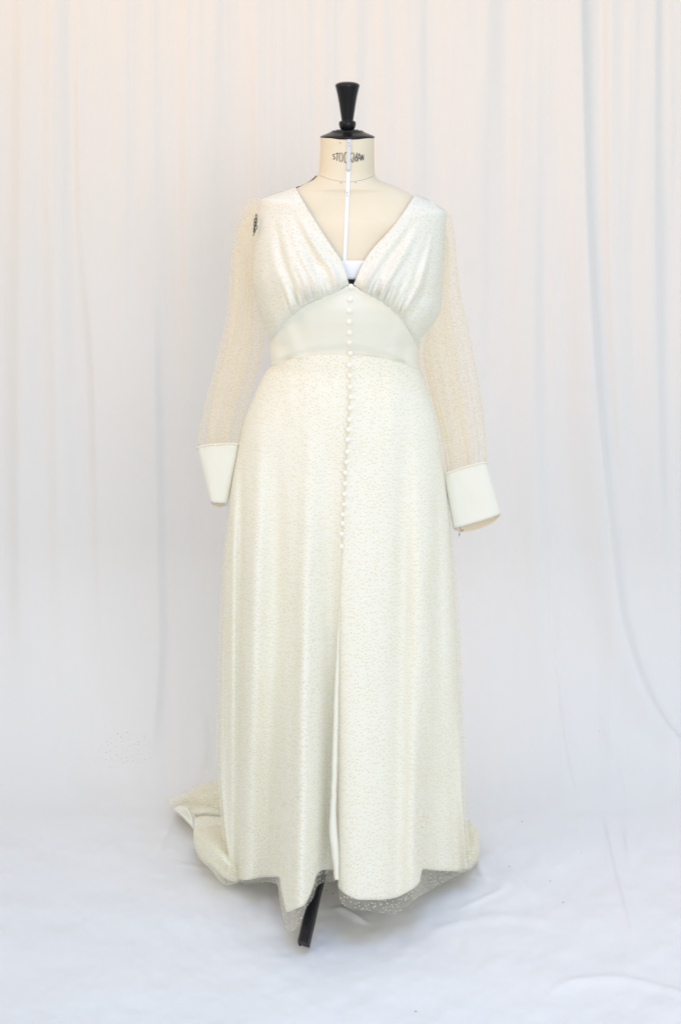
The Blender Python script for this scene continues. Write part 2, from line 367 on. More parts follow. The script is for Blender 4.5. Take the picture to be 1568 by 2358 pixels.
# ------------------------------------------------------------------ body shape (the form inside, the gown outside)
def body(table, n):
    T = np.array(table, float); z = zp(T[:, 0])[::-1]
    L = xp(T[:, 1])[::-1]; R = xp(T[:, 2])[::-1]; F = T[::-1, 3]; B = T[::-1, 4]
    def prof(zz):
        return sinterp(zz, z, L), sinterp(zz, z, R), sinterp(zz, z, F), sinterp(zz, z, B)
    def Y(x, zz):
        l, r, f, b = prof(zz); c = (l+r)/2; w = (r-l)/2
        u = np.clip(np.abs((x-c)/w), 0, 1); return -f*(1-u**n)**(1/n)
    def surf(px, py, off=0.0, extra=0.0):
        px = np.asarray(px, float); py = np.asarray(py, float); y = np.zeros_like(px)
        for _ in range(14):
            q = P(px, py, y); y = .4*y+.6*Y(q[..., 0], q[..., 2])
        return P(px, py, y-off+extra)
    return prof, Y, surf
FORM_T = [(300, 738, 861, .055, .055), (330, 738, 861, .055, .055), (372, 736.5, 861.5, .0555, .056), (392, 735, 862, .057, .058), (404, 731, 864, .060, .062),
          (412, 724, 869, .064, .066), (418, 713, 880, .067, .068), (424, 701, 896, .070, .07), (430, 689, 913, .073, .07), (436, 676, 924, .072, .066), (443, 658, 938, .073, .066),
          (452, 638, 953, .076, .067), (462, 620, 968, .079, .068), (474, 609, 986, .083, .072), (487, 604, 1004, .088, .078), (505, 600, 1019, .099, .09), (550, 600, 1014, .108, .098), (600, 602, 1008, .117, .098),
          (650, 606, 1000, .120, .095), (700, 618, 985, .110, .085), (760, 638, 955, .095, .08), (810, 642, 950, .088, .08), (860, 634, 962, .092, .09),
          (930, 606, 990, .105, .11), (1000, 590, 1002, .11, .125), (1080, 590, 1000, .105, .12)]
form_prof, form_Y, form_surf = body(FORM_T, 2.2)
GOWN_T = [(425, 690, 905, .075, .078), (436, 668, 934, .080, .078), (448, 630, 958, .086, .080), (458, 602, 975, .091, .083), (472, 597, 1000, .096, .087), (487, 594, 1027, .100, .09), (530, 588, 1025, .110, .10), (580, 584, 1022, .121, .105),
          (640, 582, 1019, .134, .103), (680, 590, 1017, .134, .098), (712, 598, 1013, .128, .095), (740, 608, 998, .119, .09), (770, 619, 975, .110, .086), (786, 624, 963, .106, .084), (806, 623, 961, .103, .084),
          (838, 626, 961, .102, .086), (850, 620, 963, .103, .088), (900, 592, 986, .111, .10)]
gown_prof, gown_Y, gown_surf = body(GOWN_T, 2.1)
SKIRT_T = [(800, 624, 961, .103, .085), (838, 626, 961, .1035, .086), (860, 611, 968, .106, .092), (925, 581, 990, .115, .108), (980, 561, 1006, .122, .12), (1050, 546, 1017, .130, .135), (1130, 532, 1026, .140, .15),
           (1200, 525, 1033, .147, .16), (1300, 518, 1041, .155, .18), (1400, 514, 1047, .163, .20), (1560, 509, 1054, .176, .235), (1700, 507, 1059, .187, .27), (1800, 510, 1061, .195, .29),
           (1900, 518, 1066, .202, .31), (2030, 524, 1076, .210, .34), (2200, 528, 1084, .216, .36)]
skirt_prof, skirt_Y, skirt_surf = body(SKIRT_T, 2.0)

# ------------------------------------------------------------------ the dress form
form = thing('dress_form', 'tailor dress form with beige linen neck and black knob, wearing the ivory gown', 'dress form', (0.0145, 0, 0))
form_inv = -np.array([0.0145, 0, 0])
def fo(o): o.matrix_parent_inverse = form.matrix_world.inverted() if False else o.matrix_parent_inverse; o.location = (-0.0145, 0, 0); return o
def fgrid(*a, **k): return fo(grid(*a, **k))
py_rows = np.concatenate([np.linspace(316, 400, 16, endpoint=False), np.linspace(400, 500, 40, endpoint=False), np.linspace(500, 1080, 50)])
ph = np.linspace(0, 2*np.pi, 97)[:-1]
l, r, f, b = form_prof(zp(py_rows)); c = (l+r)/2; w = (r-l)/2; e = 2/2.2
cx = np.sign(np.cos(ph))*np.abs(np.cos(ph))**e; sy = np.sign(np.sin(ph))*np.abs(np.sin(ph))**e
tp = np.stack([c[:, None]+w[:, None]*cx[None], np.where(sy[None] < 0, f[:, None], b[:, None])*sy[None], np.repeat(zp(py_rows)[:, None], len(ph), 1)], -1)
torso = fgrid('torso', tp, M_LINEN, form, closed=True)
ztop = float(zp(318))
# black cap and knob (radius, height above the top of the neck)
K = 1/7510.0; zc = lambda zy: float(CAM_H-((200+zy/5.2267)*.765625-HORIZ)/1100.0)
cxk = 0.0145
cap = fo(lathe('neck_cap', [(.050, zc(1120)), (.0560, zc(1128)), (.0572, zc(1112)), (.0566, zc(1098)), (.050, zc(1075)), (.040, zc(1045)), (.0335, zc(1022)), (.0325, zc(1012)), (.0318, zc(1006)), (.0245, zc(1003)), (.0235, zc(992)), (.012, zc(990))], M_BLACK, form, 64, (cxk, 0, 0)))
knob = fo(lathe('knob', [(.0105, zc(1000)), (.0140, zc(988)), (.0162, zc(960)), (.0176, zc(925)), (.0178, zc(890)), (.0172, zc(868)), (.0145, zc(856)), (.0122, zc(848)), (.0126, zc(830)), (.0134, zc(790)), (.0152, zc(700)), (.0176, zc(580)), (.0205, zc(460)), (.0232, zc(370)), (.0250, zc(318)), (.0256, zc(300)), (.0250, zc(285)), (.0215, zc(262)), (.0145, zc(244)), (.006, zc(237)), (.001, zc(236))], M_BLACK, form, 64, (cxk, 0, 0)))
knob.parent = cap; knob.location = (0, 0, 0)
# neck seam, centre tape, bust band, painted gap shade
def fpath(pts, off, n=24):
    q = poly(pts, np.linspace(0, 1, n)); return [tuple(v) for v in form_surf(q[:, 0], q[:, 1], off)]
fo(tubes('neck_seam', [fpath([(736, 404), (760, 413), (800, 419), (840, 413), (862, 404)], -.0001)], .0005, M_SEAM, form))
def form_ribbon_grid(name, rows, m, off, n=16):      # rows: (py, left px, right px)
    rows = np.array(rows, float); py = np.linspace(rows[0, 0], rows[-1, 0], max(8, int((rows[-1, 0]-rows[0, 0])/5)))
    L = np.interp(py, rows[:, 0], rows[:, 1]); R = np.interp(py, rows[:, 0], rows[:, 2])
    s = np.linspace(0, 1, n); px = L[:, None]*(1-s)+R[:, None]*s
    o_ = fgrid(name, form_surf(px, np.repeat(py[:, None], n, 1), off), m, form, thick=.0006); return o_
form_ribbon_grid('centre_tape', [(321, 799, 808.5), (395, 797.5, 807), (450, 795.5, 804.5), (520, 792.5, 801.5), (606, 788.5, 797.5)], M_TAPE, .0012, 5)
form_ribbon_grid('tape_end', [(322, 798.6, 808.9), (393, 797.3, 807.2)], M_TAPE2, .0022, 5)
form_ribbon_grid('bust_band', [(600, 690, 910), (643, 690, 910)], M_TAPE, .0035, 40)
form_ribbon_grid('gap_shade_strip', [(643.5, 720, 890), (668, 720, 890)], M_INK, .0042, 30)  # black strip standing in for the shaded gap below the bust band
torso_pins = [(803, 329), (804, 336), (802, 395), (799, 444), (799.5, 451), (785, 421), (819, 420), (783, 329)]
pm = None
for i, (a, b_) in enumerate(torso_pins):
    q = form_surf(np.array([a]), np.array([b_]), .0026)[0]
    if pm is None:
        pm = lathe('pin', [(.0001, -.0012), (.0009, -.0006), (.0010, 0), (.0008, .0006), (.0001, .0009)], M_STEEL, form, 10)
        p_o = pm
    else:
        p_o = pm.copy(); COL.objects.link(p_o); p_o.parent = form
    p_o.location = (q[0]-.0145, q[1], q[2]); p_o.rotation_euler = (math.pi/2, 0, 0)
# stencilled name on the neck: strokes in close-up units
def zx(p): return ((900+p[0]/5.2267)*.765625, (200+p[1]/5.2267)*.765625)
LET = [
    [(562, 1384), (548, 1377), (534, 1384), (530, 1398), (540, 1412), (556, 1424), (564, 1438), (556, 1454), (540, 1458), (527, 1448)],
    [(575, 1370), (622, 1360)], [(601, 1367), (592, 1481)],
    [(652, 1356), (640, 1364), (633, 1390), (631, 1450), (636, 1486), (648, 1497)], [(664, 1358), (677, 1372), (681, 1410), (680, 1460), (674, 1490), (664, 1498)],
    [(756, 1366), (744, 1352), (730, 1351), (717, 1364), (711, 1395), (709, 1450), (712, 1490), (722, 1508), (738, 1513), (754, 1500)],
    [(829, 1352), (806, 1396)], [(796, 1350), (796, 1512)], [(803, 1420), (829, 1508)],
    [(849, 1510), (851, 1428)], [(851, 1352), (860, 1405), (884, 1492)], [(908, 1352), (888, 1440)], [(906, 1360), (900, 1500)],
    [(940, 1366), (924, 1440), (921, 1490)], [(943, 1366), (951, 1400), (968, 1478)], [(928, 1448), (952, 1440)],
    [(976, 1476), (978, 1384), (1006, 1474), (1011, 1384)],
]
fo(ribbon('stencil_lettering', [[zx(p) for p in s] for s in LET], 1.6, M_INK, form, form_surf, .0006))
# black cord lying on the shoulder, and the metal fastening at the arm plate
fo(tubes('shoulder_cord', [[tuple(P(a, b_, -.004)) for a, b_ in [(729, 404.5), (725, 409), (717, 416), (706, 423), (694, 428.5), (682, 432)]]], [.0016, .0013, .0011, .001, .0009, .0006] if False else .0011, M_INK, form))
links = []
for i, (a, b_) in enumerate([(590.5, 499), (589, 508), (587, 516), (589, 523), (586, 530)]):
    cpt = P(a, b_, -.052)
    links.append([tuple(cpt+np.array([.0030*math.cos(t)*(1 if i % 2 else .6), -.002*math.sin(t*2), .0052*math.sin(t)])) for t in np.linspace(0, 2*math.pi, 13)])
links.append([tuple(P(a, b_, -.05)) for a, b_ in [(588, 505), (591, 514), (587, 526), (586, 536), (583, 543)]])
fo(tubes('arm_plate_chain', links, .0009, M_STEEL, form))
# stand: pole and three black wooden legs
pole = fo(lathe('pole', [(.016, .10), (.018, .12), (.018, .76)], M_BLACKWOOD, form, 24, (cxk, 0.03, 0)))
def leg_mesh(name, top, foot, w0, w1, parent):
    top = Vector(top); foot = Vector(foot); ax = (foot-top).normalized(); side = ax.cross(Vector((0, 0, 1))).normalized(); up = side.cross(ax)
    V = []; n = 9
    for i in range(n):
        t = i/(n-1); p = top.lerp(foot, t); hw = (w0*(1-t)+w1*t)/2; hh = hw*1.25
        if i >= n-2: hw *= 1.15; hh *= 1.05
        for sx, sy in ((-1, -.6), (-.6, -1), (.6, -1), (1, -.6), (1, .6), (.6, 1), (-.6, 1), (-1, .6)):
            V.append(tuple(p+side*(hw*sx)+up*(hh*sy)))
    V = np.array(V); V[-8:, 2] = np.where(V[-8:, 2] < foot.z+.004, .001, V[-8:, 2])
    F = [tuple(q) for q in grid_faces(n, 8, True)]+[tuple(range(8)), tuple(range((n-1)*8, n*8))[::-1]]
    return fo(make(name, V, F, M_BLACKWOOD, parent, False))
foot = floorP(699, 2176, .008)
for k, a in enumerate((0, 150, 212)):
    v0 = Vector((foot[0]-cxk, foot[1]-.03, 0)); ca, sa = math.cos(math.radians(a)), math.sin(math.radians(a))
    v = Vector((v0.x*ca-v0.y*sa, v0.x*sa+v0.y*ca, 0))
    lg = leg_mesh('leg', (cxk+v.x*.06, .03+v.y*.06, .24), (cxk+v.x, .03+v.y, .010), .026, .0185, form)
    if k == 0:
        t0 = Vector((cxk+v.x*.965, .03+v.y*.965, .018)); 

# ------------------------------------------------------------------ the gown
gown = thing('wedding_gown', 'long ivory V-neck gown with dotted tulle skirt and sheer sleeves, worn by the dress form', 'dress')

UB_L = [(808, 657), (779, 670), (731.5, 687.5), (700, 701.5), (679, 719), (654, 747), (638, 768), (624, 788)]
UB_R = [(808, 657), (837, 673), (868.7, 687.5), (896.8, 705), (918, 726), (939, 757.7), (953, 781), (962, 801)]
def bodice(side):
    s = np.sin(np.linspace(0, 1, 96)*math.pi/2); t = np.linspace(0, 1, 90)
    if side < 0:
        top = [(680, 430), (640, 444), (602, 457)]; bot = UB_L; bot = [(804, 655)]+[(a+1, b_+2.5) for a, b_ in bot[1:-1]]+[(624, 790)]
        inner = [(680, 430), (703.5, 473), (740, 531), (767, 572), (788, 604), (804, 655)]
        outer = [(602, 457), (594, 500), (588, 560), (583, 620), (585, 665), (597, 712), (610, 748), (624, 790)]
    else:
        top = [(956, 448), (995, 466), (1027, 487)]; bot = [(814, 655)]+[(a-1, b_+2.5) for a, b_ in UB_R[1:-1]]+[(962, 803)]
        inner = [(956, 448), (918, 505), (890, 538), (854.6, 577), (833.5, 610), (814, 655)]
        outer = [(1027, 487), (1024, 540), (1021, 600), (1018, 650), (1014, 702), (1006, 728), (985, 762), (962, 803)]
    q = coons(top, bot, inner, outer, s, t); px = q[..., 0]; py = q[..., 1]
    S = np.repeat(s[None], len(t), 0); T = np.repeat(t[:, None], len(s), 1)
    bust = -.020*np.exp(-(((px-(668 if side < 0 else 945))/78)**2+((py-632)/82)**2))
    edge = 1-sm(.85, 1, S)
    # gathers fan out of the under-bust seam
    win = sm(.02, .14, S)*(1-sm(.60, .78, S))
    ph_ = S*64+.9*np.sin(S*17+side)+T*1.3
    g = win*(sm(.48, .93, T)**1.6)*(1-.8*sm(.94, 1, T))*(.0050*np.cos(ph_)+.0044*np.cos(ph_*2.13+1.7)*sm(.72, .93, T))*(1+.4*vnoise(S*9, T*2, 77+side))
    long_ = sm(.02, .2, S)*(1-sm(.6, .85, S))*sm(.15, .6, T)*(1-sm(.9, 1, T))*(.0045*np.cos(S*21+T*2.5+side*.6)+.003*np.cos(S*37+T*3+2))*(1+.7*vnoise(S*6, T*1.5, 55+side))
    puff = -.012*sm(.70, .92, T)*(1-sm(.955, 1.0, T)**2)*sm(.02, .15, S)
    loose = .003*vnoise(px/42, py/50, 21+side)*sm(.5, .9, S)*edge
    y = (bust+g+long_+puff+loose)*edge
    if side > 0: y = y-.008*np.exp(-(((px-990)/22)**2+((py-712)/26)**2))*edge
    return gown_surf(px, py, .003-.0045*sm(.93, .985, T), y)
for sd, sdd in ((-1, .13), (1, .71)):
    grid('bodice_panel', bodice(sd), M_DOTTED, gown, thick=.0014, seed=sdd, flip=(sd < 0))
# back of bodice
ph_b = np.linspace(-.3, np.pi+.3, 70); tt = np.linspace(0, 1, 50)
def back_shell(prof, top_py, bot_py, n, off=.0, rows=None):
    zt = zp(top_py); zb = zp(bot_py); Zr = zt[None]*(1-tt[:, None])+zb[None]*tt[:, None]
    l, r, f, b = prof(Zr); c = (l+r)/2; w = (r-l)/2+off; e = 2/n
    cx = np.cos(ph_b); cx = np.sign(cx)*np.abs(cx)**e; s_ = np.sign(np.sin(ph_b))*np.abs(np.sin(ph_b))**e
    return np.stack([c-w*cx[None], np.where(s_[None] > 0, b+off, f-.006)*s_[None], Zr], -1)
u = -np.cos(ph_b)
grid('bodice_back', back_shell(gown_prof, np.interp(u, [-1, -.35, 0, .35, 1], [458, 436, 446, 446, 487]), np.interp(u, [-1, 0, 1], [788, 800, 801]), 2.1), M_DOTTED, gown, thick=.0014, seed=.4)
# waistband
WS = [(626, 838.5), (661, 828), (703, 819.5), (749, 815.6), (805, 815.6), (872, 822.7), (918, 833), (961, 846)]
UBALL = UB_L[::-1]+UB_R[1:]
s = .5-.5*np.cos(np.linspace(0, 1, 140)*math.pi); t = np.linspace(0, 1, 40)
q = coons(UBALL, [(a, b_+4) for a, b_ in WS], [(624, 788), (622, 810), (626, 842.5)], [(962, 801), (962, 822), (961, 850)], s, t)
px, py = q[..., 0], q[..., 1]; S = np.repeat(s[None], 40, 0); T = np.repeat(t[:, None], 140, 1)
ripple = (.0038*np.cos((px-py*.55)/11)*np.exp(-((px-672)/30)**2)+.0038*np.cos((px+py*.4)/10)*np.exp(-((px-928)/28)**2))*sm(0, .3, T)
ripple = ripple+.0045*sm(.80, .93, T)
ripple += .0012*vnoise(px/60, py/60, 31)
edge = sm(0, .06, S)*(1-sm(.94, 1, S))
roll = -.0030*np.exp(-(T/.05)**2)
grid('waistband', gown_surf(px, py, .0025, (ripple+roll)*edge), M_CREPE, gown, thick=.0014)
grid('waistband_back', back_shell(gown_prof, np.interp(u, [-1, 0, 1], [788, 800, 801]), np.interp(u, [-1, 0, 1], [838.5, 842, 846]), 2.1, .0005), M_CREPE, gown, thick=.0014)

# skirt folds (depth, towards the viewer is negative)
def skirt_fold(px, py, veil=1.0):   # the net spans part of each hollow
    r = sm(1080, 2050, py); r0 = sm(900, 1400, py)
    def G(c0, c1, w0, w1):
        k = np.clip((py-1000)/1050, 0, 1.1); return np.exp(-np.abs((px-(c0+(c1-c0)*k))/(w0+(w1-w0)*k))**2)
    v = veil
    d = -.022*r0*G(600, 572, 20, 20)+.026*v*r0*G(640, 624, 24, 28)-.045*r*G(712, 692, 24, 30)-.016*r0*G(712, 692, 20, 24)
    d += .050*v*r*G(775, 758, 14, 20)+.015*v*r0*G(760, 748, 18, 20)
    d += -.012*r*G(838, 828, 40, 46)+.020*v*r0*G(932, 916, 18, 24)-.012*r0*G(975, 962, 24, 28)
    d += .013*v*r0*G(1012, 1008, 16, 20)-.012*r0*G(538, 536, 10, 10)+.020*v*r0*G(556, 546, 9, 9)
    d += .10*sm(1500, 2040, py)*sm(945, 992, px)          # right front fold steps back
    d += .09*sm(1500, 2040, py)*(1-sm(612, 664, px))      # left side sits further back than the front fold
    d += .0018*vnoise(px/36, py/150, 41)+.0010*vnoise(px/18, py/90, 43)
    return d
def edge_fade(px, py, L, R, wdt):
    return sm(0, wdt, px-L)*sm(0, wdt, R-px)
SIL_L = [(626, 838.5), (611, 860), (581, 925), (561, 980), (546, 1050), (532, 1130), (525, 1200), (518, 1300), (514, 1400), (509, 1560), (507, 1700), (510, 1800), (518, 1900), (525, 1955), (535, 1998), (548, 2024)]
SIL_R = [(961, 846), (968, 860), (990, 925), (1006, 980), (1017, 1050), (1026, 1130), (1033, 1200), (1041, 1300), (1047, 1400), (1054, 1560), (1059, 1700), (1061, 1800), (1066, 1900), (1072, 1960), (1076, 2001)]
SLIT_TOP = [(806, 815.6), (805.5, 900), (804, 960), (800, 1020), (795.5, 1100), (791, 1200), (788, 1265)]
LIN_L_IN = [(x_+9, y_) for x_, y_ in SLIT_TOP]+[(789, 1400), (788, 1550), (787, 1700), (785, 1850), (785, 1960), (785, 2003)]
TUL_L_IN = SLIT_TOP+[(783, 1400), (777, 1550), (773, 1700), (769, 1850), (770, 1960), (773, 2030)]
R_IN = SLIT_TOP+[(782, 1400), (778.5, 1550), (777, 1700), (778, 1850), (779, 1960), (778, 2042)]
def skirt_panel(top, bot, left, right, dense_left, off, spread=0, veil=1.0, off0=.0022, nt=170, ns=110):
    k = np.linspace(0, 1, ns)
    s = 1-np.cos(k*math.pi/2) if dense_left else np.sin(k*math.pi/2)
    t = np.linspace(0, 1, nt)
    if spread:
        def sp(pts, sg): return [(x+sg*spread*sm(1000, 1500, y), y) for x, y in pts]
        if dense_left: left = sp(left, -1); bot = [left[-1]]+list(bot[1:])
        else: right = sp(right, 1); bot = list(bot[:-1])+[right[-1]]
    q = coons(top, bot, left, right, s, t); px, py = q[..., 0], q[..., 1]
    q0 = skirt_surf(px, py, 0); e = sm(0, .5, -q0[..., 1]/skirt_prof(q0[..., 2])[2])
    q = skirt_surf(px, py, off0+off*sm(815, 1000, py), skirt_fold(px, py, veil)*e)
    return q
def skirt_uv(q):
    l, r, f, b = skirt_prof(q[..., 2]); c = (l+r)/2; w = (r-l)/2
    return np.stack([np.arcsin(np.clip((q[..., 0]-c)/w, -1, 1))*w*1.05, q[..., 2]], -1)
TOP_L = WS[:4]+[(806, 815.6)]; TOP_LL = WS[:4]+[(815, 815.6)]
TOP_R = [(806, 815.6), (872, 822.7), (918, 833), (961, 846)]
LH_L = [(548, 2024), (562, 2027), (600, 2021), (640, 2019), (652, 2032), (656, 2080), (662, 2101), (680, 2093), (699, 2085), (720, 2045), (730, 2014), (745, 2003), (785, 2003)]
LH_R = [(778, 2042), (797.5, 2060), (830, 2072), (870, 2072), (906, 2068), (938, 2054), (965, 2032), (973, 2001), (1011, 2005), (1046, 2006), (1076, 2001)]
TH_L = [(548, 2028), (566, 2034), (610, 2032), (645, 2040), (652, 2090), (656, 2128), (668, 2146), (683, 2138), (698, 2110), (707, 2088), (722, 2066), (730, 2042), (742, 2033), (773, 2030)]
TH_R = [(778, 2034), (784, 2068), (800, 2083), (830, 2090), (870, 2096), (905, 2101), (938, 2082), (958, 2066), (990, 2048), (1030, 2026), (1076, 2004)]
qa = skirt_panel(TOP_LL, LH_L, SIL_L, LIN_L_IN, True, 0)
grid('skirt_lining', qa, M_SATIN, gown, thick=.0012, flip=False)
qb = skirt_panel(TOP_R, LH_R, R_IN, SIL_R, False, .004)
grid('skirt_lining', qb, M_SATIN, gown, thick=.0012)
qc = q = skirt_panel(TOP_L, TH_L, SIL_L, TUL_L_IN, True, .0050, 8, .6, .0036)
grid('skirt_overlay', q, M_TULLE, gown, seed=.2, uv=skirt_uv(q))
qd = q = skirt_panel(TOP_R, TH_R, R_IN, SIL_R, False, .0090, 10, .6, .0040)
grid('skirt_overlay', q, M_TULLE, gown, seed=.9, uv=skirt_uv(q))
def skirt_back(qleft, qright, extra):      # joins the side edges round the back, flaring into the train
    Lp, Rp = qleft[:, 0], qright[:, -1]; t = np.linspace(0, 1, len(Lp))[:, None]; a = np.linspace(0, np.pi, 80)[None]
    k = (1-np.cos(a))/2; m = (Lp[:, None]*(1-k[..., None])+Rp[:, None]*k[..., None])
    b = skirt_prof(m[..., 2])[3]+extra
    m[..., 1] += b*np.sin(a)+.018*t**1.3*np.sin(a)*np.cos(a*15)
    return m
grid('skirt_back', skirt_back(qa, qb, 0), M_SATIN, gown)
grid('skirt_back_overlay', skirt_back(qc, qd, .006), M_TULLE, gown, seed=.55)
# white facing of the opened slit
FAC = [(1400, 781.5, 783), (1480, 776, 782), (1600, 770, 780), (1750, 765, 777), (1825, 762.5, 774.5), (1870, 760, 774), (1913, 758.5, 776), (1960, 763, 780), (2000, 768, 780.5), (2026, 770.5, 780.5)]
FAC = np.array(FAC, float); py = np.linspace(1400, 2026, 120); s = np.linspace(0, 1, 10)
L = sinterp(py, FAC[:, 0], FAC[:, 1])+.6*vnoise(py/14, py*0, 3); R = sinterp(py, FAC[:, 0], FAC[:, 2])+.5*vnoise(py/17, py*0, 4)
px = L[:, None]*(1-s)+R[:, None]*s; PYg = np.repeat(py[:, None], 10, 1)
base = skirt_surf(px, PYg, .003, skirt_fold(np.full_like(px, 790.), PYg)+.004-.006*np.sin(np.pi*s)[None])
grid('slit_facing', base, M_SATIN, gown, thick=.0016)

# buttons down the front
BT = [(808, 660)]+[((900+a/3.37)*.765625, (1000+b_/3.37)*.765625) for a, b_ in [(515, -262/1), (503, -170), (503, -82), (503, 8), (508, 105), (516, 213), (505, 335), (513, 443), (516, 557), (522, 658), (515, 770), (508, 887), (498, 988), (492, 1090), (487, 1212), (478, 1318), (465, 1425), (460, 1537), (457, 1640), (453, 1748), (440, 1848), (440, 1938), (430, 2045), (430, 2170)]]
BT = [b_ for b_ in BT if True]
BT[1] = (805.5, 689.5); BT[2] = (803.6, 716); BT[3] = (803.8, 741); BT[4] = (804.5, 766.5)
b0 = None
for i, (a, b_) in enumerate(BT):
    if b_ < 820: q = gown_surf(np.array([a]), np.array([b_]), .0046, 0)[0]
    else: q = skirt_surf(np.array([a]), np.array([b_]), .0115, skirt_fold(np.array([a]), np.array([b_])))[0]
    if b0 is None:
        b0 = lathe('button', [(.0030, -.0035), (.0050, -.0025), (.0060, -.0006), (.0060, .0004), (.0053, .0022), (.0038, .0036), (.0018, .0043), (.0002, .0045)], M_BUTTON, gown, 20)
        bo = b0
    else:
        bo = b0.copy(); COL.objects.link(bo); bo.parent = gown
    bo.location = q; bo.rotation_euler = (math.pi/2+random.uniform(-.12, .2), 0, random.uniform(-.2, .2))
    k = 1.0 if i < 16 else .88
    bo.scale = (k*.96, k*.96, .85)

# sleeves: rings from the armhole down to the cuff; each ring spans an outer and an inner picture point
def sleeve(pairs, ydep, yc, seed, cuff, cuff_y, mirror):
    pr = np.array(pairs, float); n = len(pr); k = np.linspace(0, n-1, 150)
    O = np.stack([sinterp(k, np.arange(n), pr[:, j]) for j in range(4)], 1)
    yd = np.interp(k, np.linspace(0, n-1, len(ydep)), ydep); yy = np.interp(k, np.linspace(0, n-1, len(yc)), yc)
    a = np.linspace(0, 2*np.pi, 145)[:-1]; t = k/(n-1)
    cx = (O[:, 0]+O[:, 2])/2; cy = (O[:, 1]+O[:, 3])/2; hx = (O[:, 0]-O[:, 2])/2; hy = (O[:, 1]-O[:, 3])/2
    A = a[None]; T = t[:, None]
    gath = np.maximum(sm(.86, 1, t), 1-sm(0, .12, t))[:, None]
    rp = 1+(.07+.05*gath)*np.cos(A*21+1.6*np.sin(A*4+seed)+T*1.2)*(.5+.5*np.cos(A*3+T*2+seed)**2)+.05*np.cos(A*8+T*3+seed)
    ca = np.cos(A); sa = np.sin(A)
    # soft long folds on front and back faces
    px = cx[:, None]+hx[:, None]*ca*(1+.35*(rp-1))+.5*vnoise(k[:, None]*.10+0*A, A*0+seed*11, 5)*hx[:, None]*.08; py = cy[:, None]+hy[:, None]*ca
    dep = yy[:, None]+yd[:, None]*sa*rp+.006*sm(.05, .3, T)*np.cos(A*7+3*T+seed)*np.abs(sa)
    pts = P(px, py, dep)
    o = grid('sleeve', pts, M_SLEEVE, gown, closed=True, seed=seed)
    # the loose cloth folds over itself inside the sleeve
    rp2 = 1+.22*np.cos(A*5+T*5+seed*2)+.10*np.cos(A*11-T*4)+.10*np.cos(T*9+A*2+seed)
    sh = mirror*.16+.10*np.sin(T*4+seed)
    inn = P(cx[:, None]+hx[:, None]*(sh+.50*ca*rp2), cy[:, None]+hy[:, None]*(sh+.50*ca*rp2), yy[:, None]+yd[:, None]*.5*sa*rp2)
    grid('sleeve_fold', inn[6:], M_SLEEVE, o, closed=True, seed=seed+.5)
    # cuff
    (tl, tr, bl, br, sag) = cuff; m = 36; tt_ = np.linspace(0, 1, 24)
    a = np.linspace(0, 2*np.pi, 97)[:-1]
    rows = []
    for v in tt_:
        Lp = np.array(tl)*(1-v)+np.array(bl)*v; Rp = np.array(tr)*(1-v)+np.array(br)*v
        bow = np.array([0, -cuff_y[2]*(1-v)])
        c_ = (Lp+Rp)/2; h_ = (Rp-Lp)/2; dpt = cuff_y[1]*(1-.12*v)
        x = c_[0]+h_[0]*np.cos(a); yq = c_[1]+h_[1]*np.cos(a)+np.where(np.sin(a) < 0, bow[1], 0)*np.abs(np.sin(a))+sag*v*np.where(np.sin(a) > 0, np.sin(a), -.12*np.sin(a))
        yq = yq+.5*vnoise(a*3+seed*9, np.full_like(a, v*4), 6)
        sg = np.sign(np.sin(a))*np.abs(np.sin(a))**.55; dp = cuff_y[0]+dpt*.72*sg*(1+.05*np.cos(3*a+v*3)+.06*vnoise(a*2.2+seed*5, np.full_like(a, v*2.5), 9)+.03*vnoise(a*5, np.full_like(a, v*6), 12)*(1-v)); rows.append(P(x, yq, dp))
    c = grid('cuff', np.array(rows), M_CREPE, o, closed=True, thick=.002)
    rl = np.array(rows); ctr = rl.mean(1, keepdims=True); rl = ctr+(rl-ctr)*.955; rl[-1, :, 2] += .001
    grid('cuff_lining', rl, M_CUFF_SHADE, o, closed=True)
    # piped seam where the sleeve is gathered into the cuff
    r0_ = np.array(rows)[0]; r0_ = r0_.mean(0)+(r0_-r0_.mean(0))*1.035; pth = [tuple(v_) for v_ in r0_]; pth = pth+[pth[0]]
    tubes('cuff_seam', [pth], .0018, M_CREPE, o)
    return o
LP = [(602, 457, 588, 655), (586, 458, 586, 668), (568, 468, 590, 690), (552, 497, 596, 712), (541, 540, 604, 738), (533, 590, 610, 760), (529, 650, 607, 795), (525, 712, 601, 824), (514, 770, 594, 848), (500, 830, 584, 885), (484, 890, 574, 916), (470, 945, 565, 955), (460, 995, 557, 992), (456, 1030, 550, 1025)]
RP = [(1027, 486, 1016, 655), (1037, 494, 1012, 672), (1045, 525, 1004, 700), (1049, 562, 992, 735), (1053, 620, 978, 765), (1060, 675, 966, 795), (1073, 730, 962, 825), (1085, 785, 968, 860), (1096, 845, 978, 900), (1107, 910, 990, 950), (1115, 970, 1003, 1005), (1120, 1025, 1013, 1055), (1120, 1064, 1021, 1093)]
sleeve(LP, [.055, .05, .045, .045, .045, .045, .036], [.02, .05, .075, .075, .06, .04, .0], .3, ((455, 1033), (550.5, 1026), (486, 1156), (524, 1157), 12), (.0, .034, 7), 1)
sleeve(RP, [.055, .05, .045, .045, .045, .045, .036], [.02, .06, .085, .085, .07, .05, .0], 1.7, ((1021, 1093), (1119, 1065), (1044, 1216), (1152, 1183), 20), (.0, .036, 3), -1)
# loose thread at the right cuff
q = [P(a, b_, -.02) for a, b_ in [(1058, 1214), (1062, 1221), (1066, 1219), (1064, 1224), (1060, 1222), (1057, 1228), (1056, 1235), (1059, 1229)]]
tubes('loose_thread', [[tuple(v) for v in poly(q, np.linspace(0, 1, 40))]], .0006, M_THREAD, gown, 5)

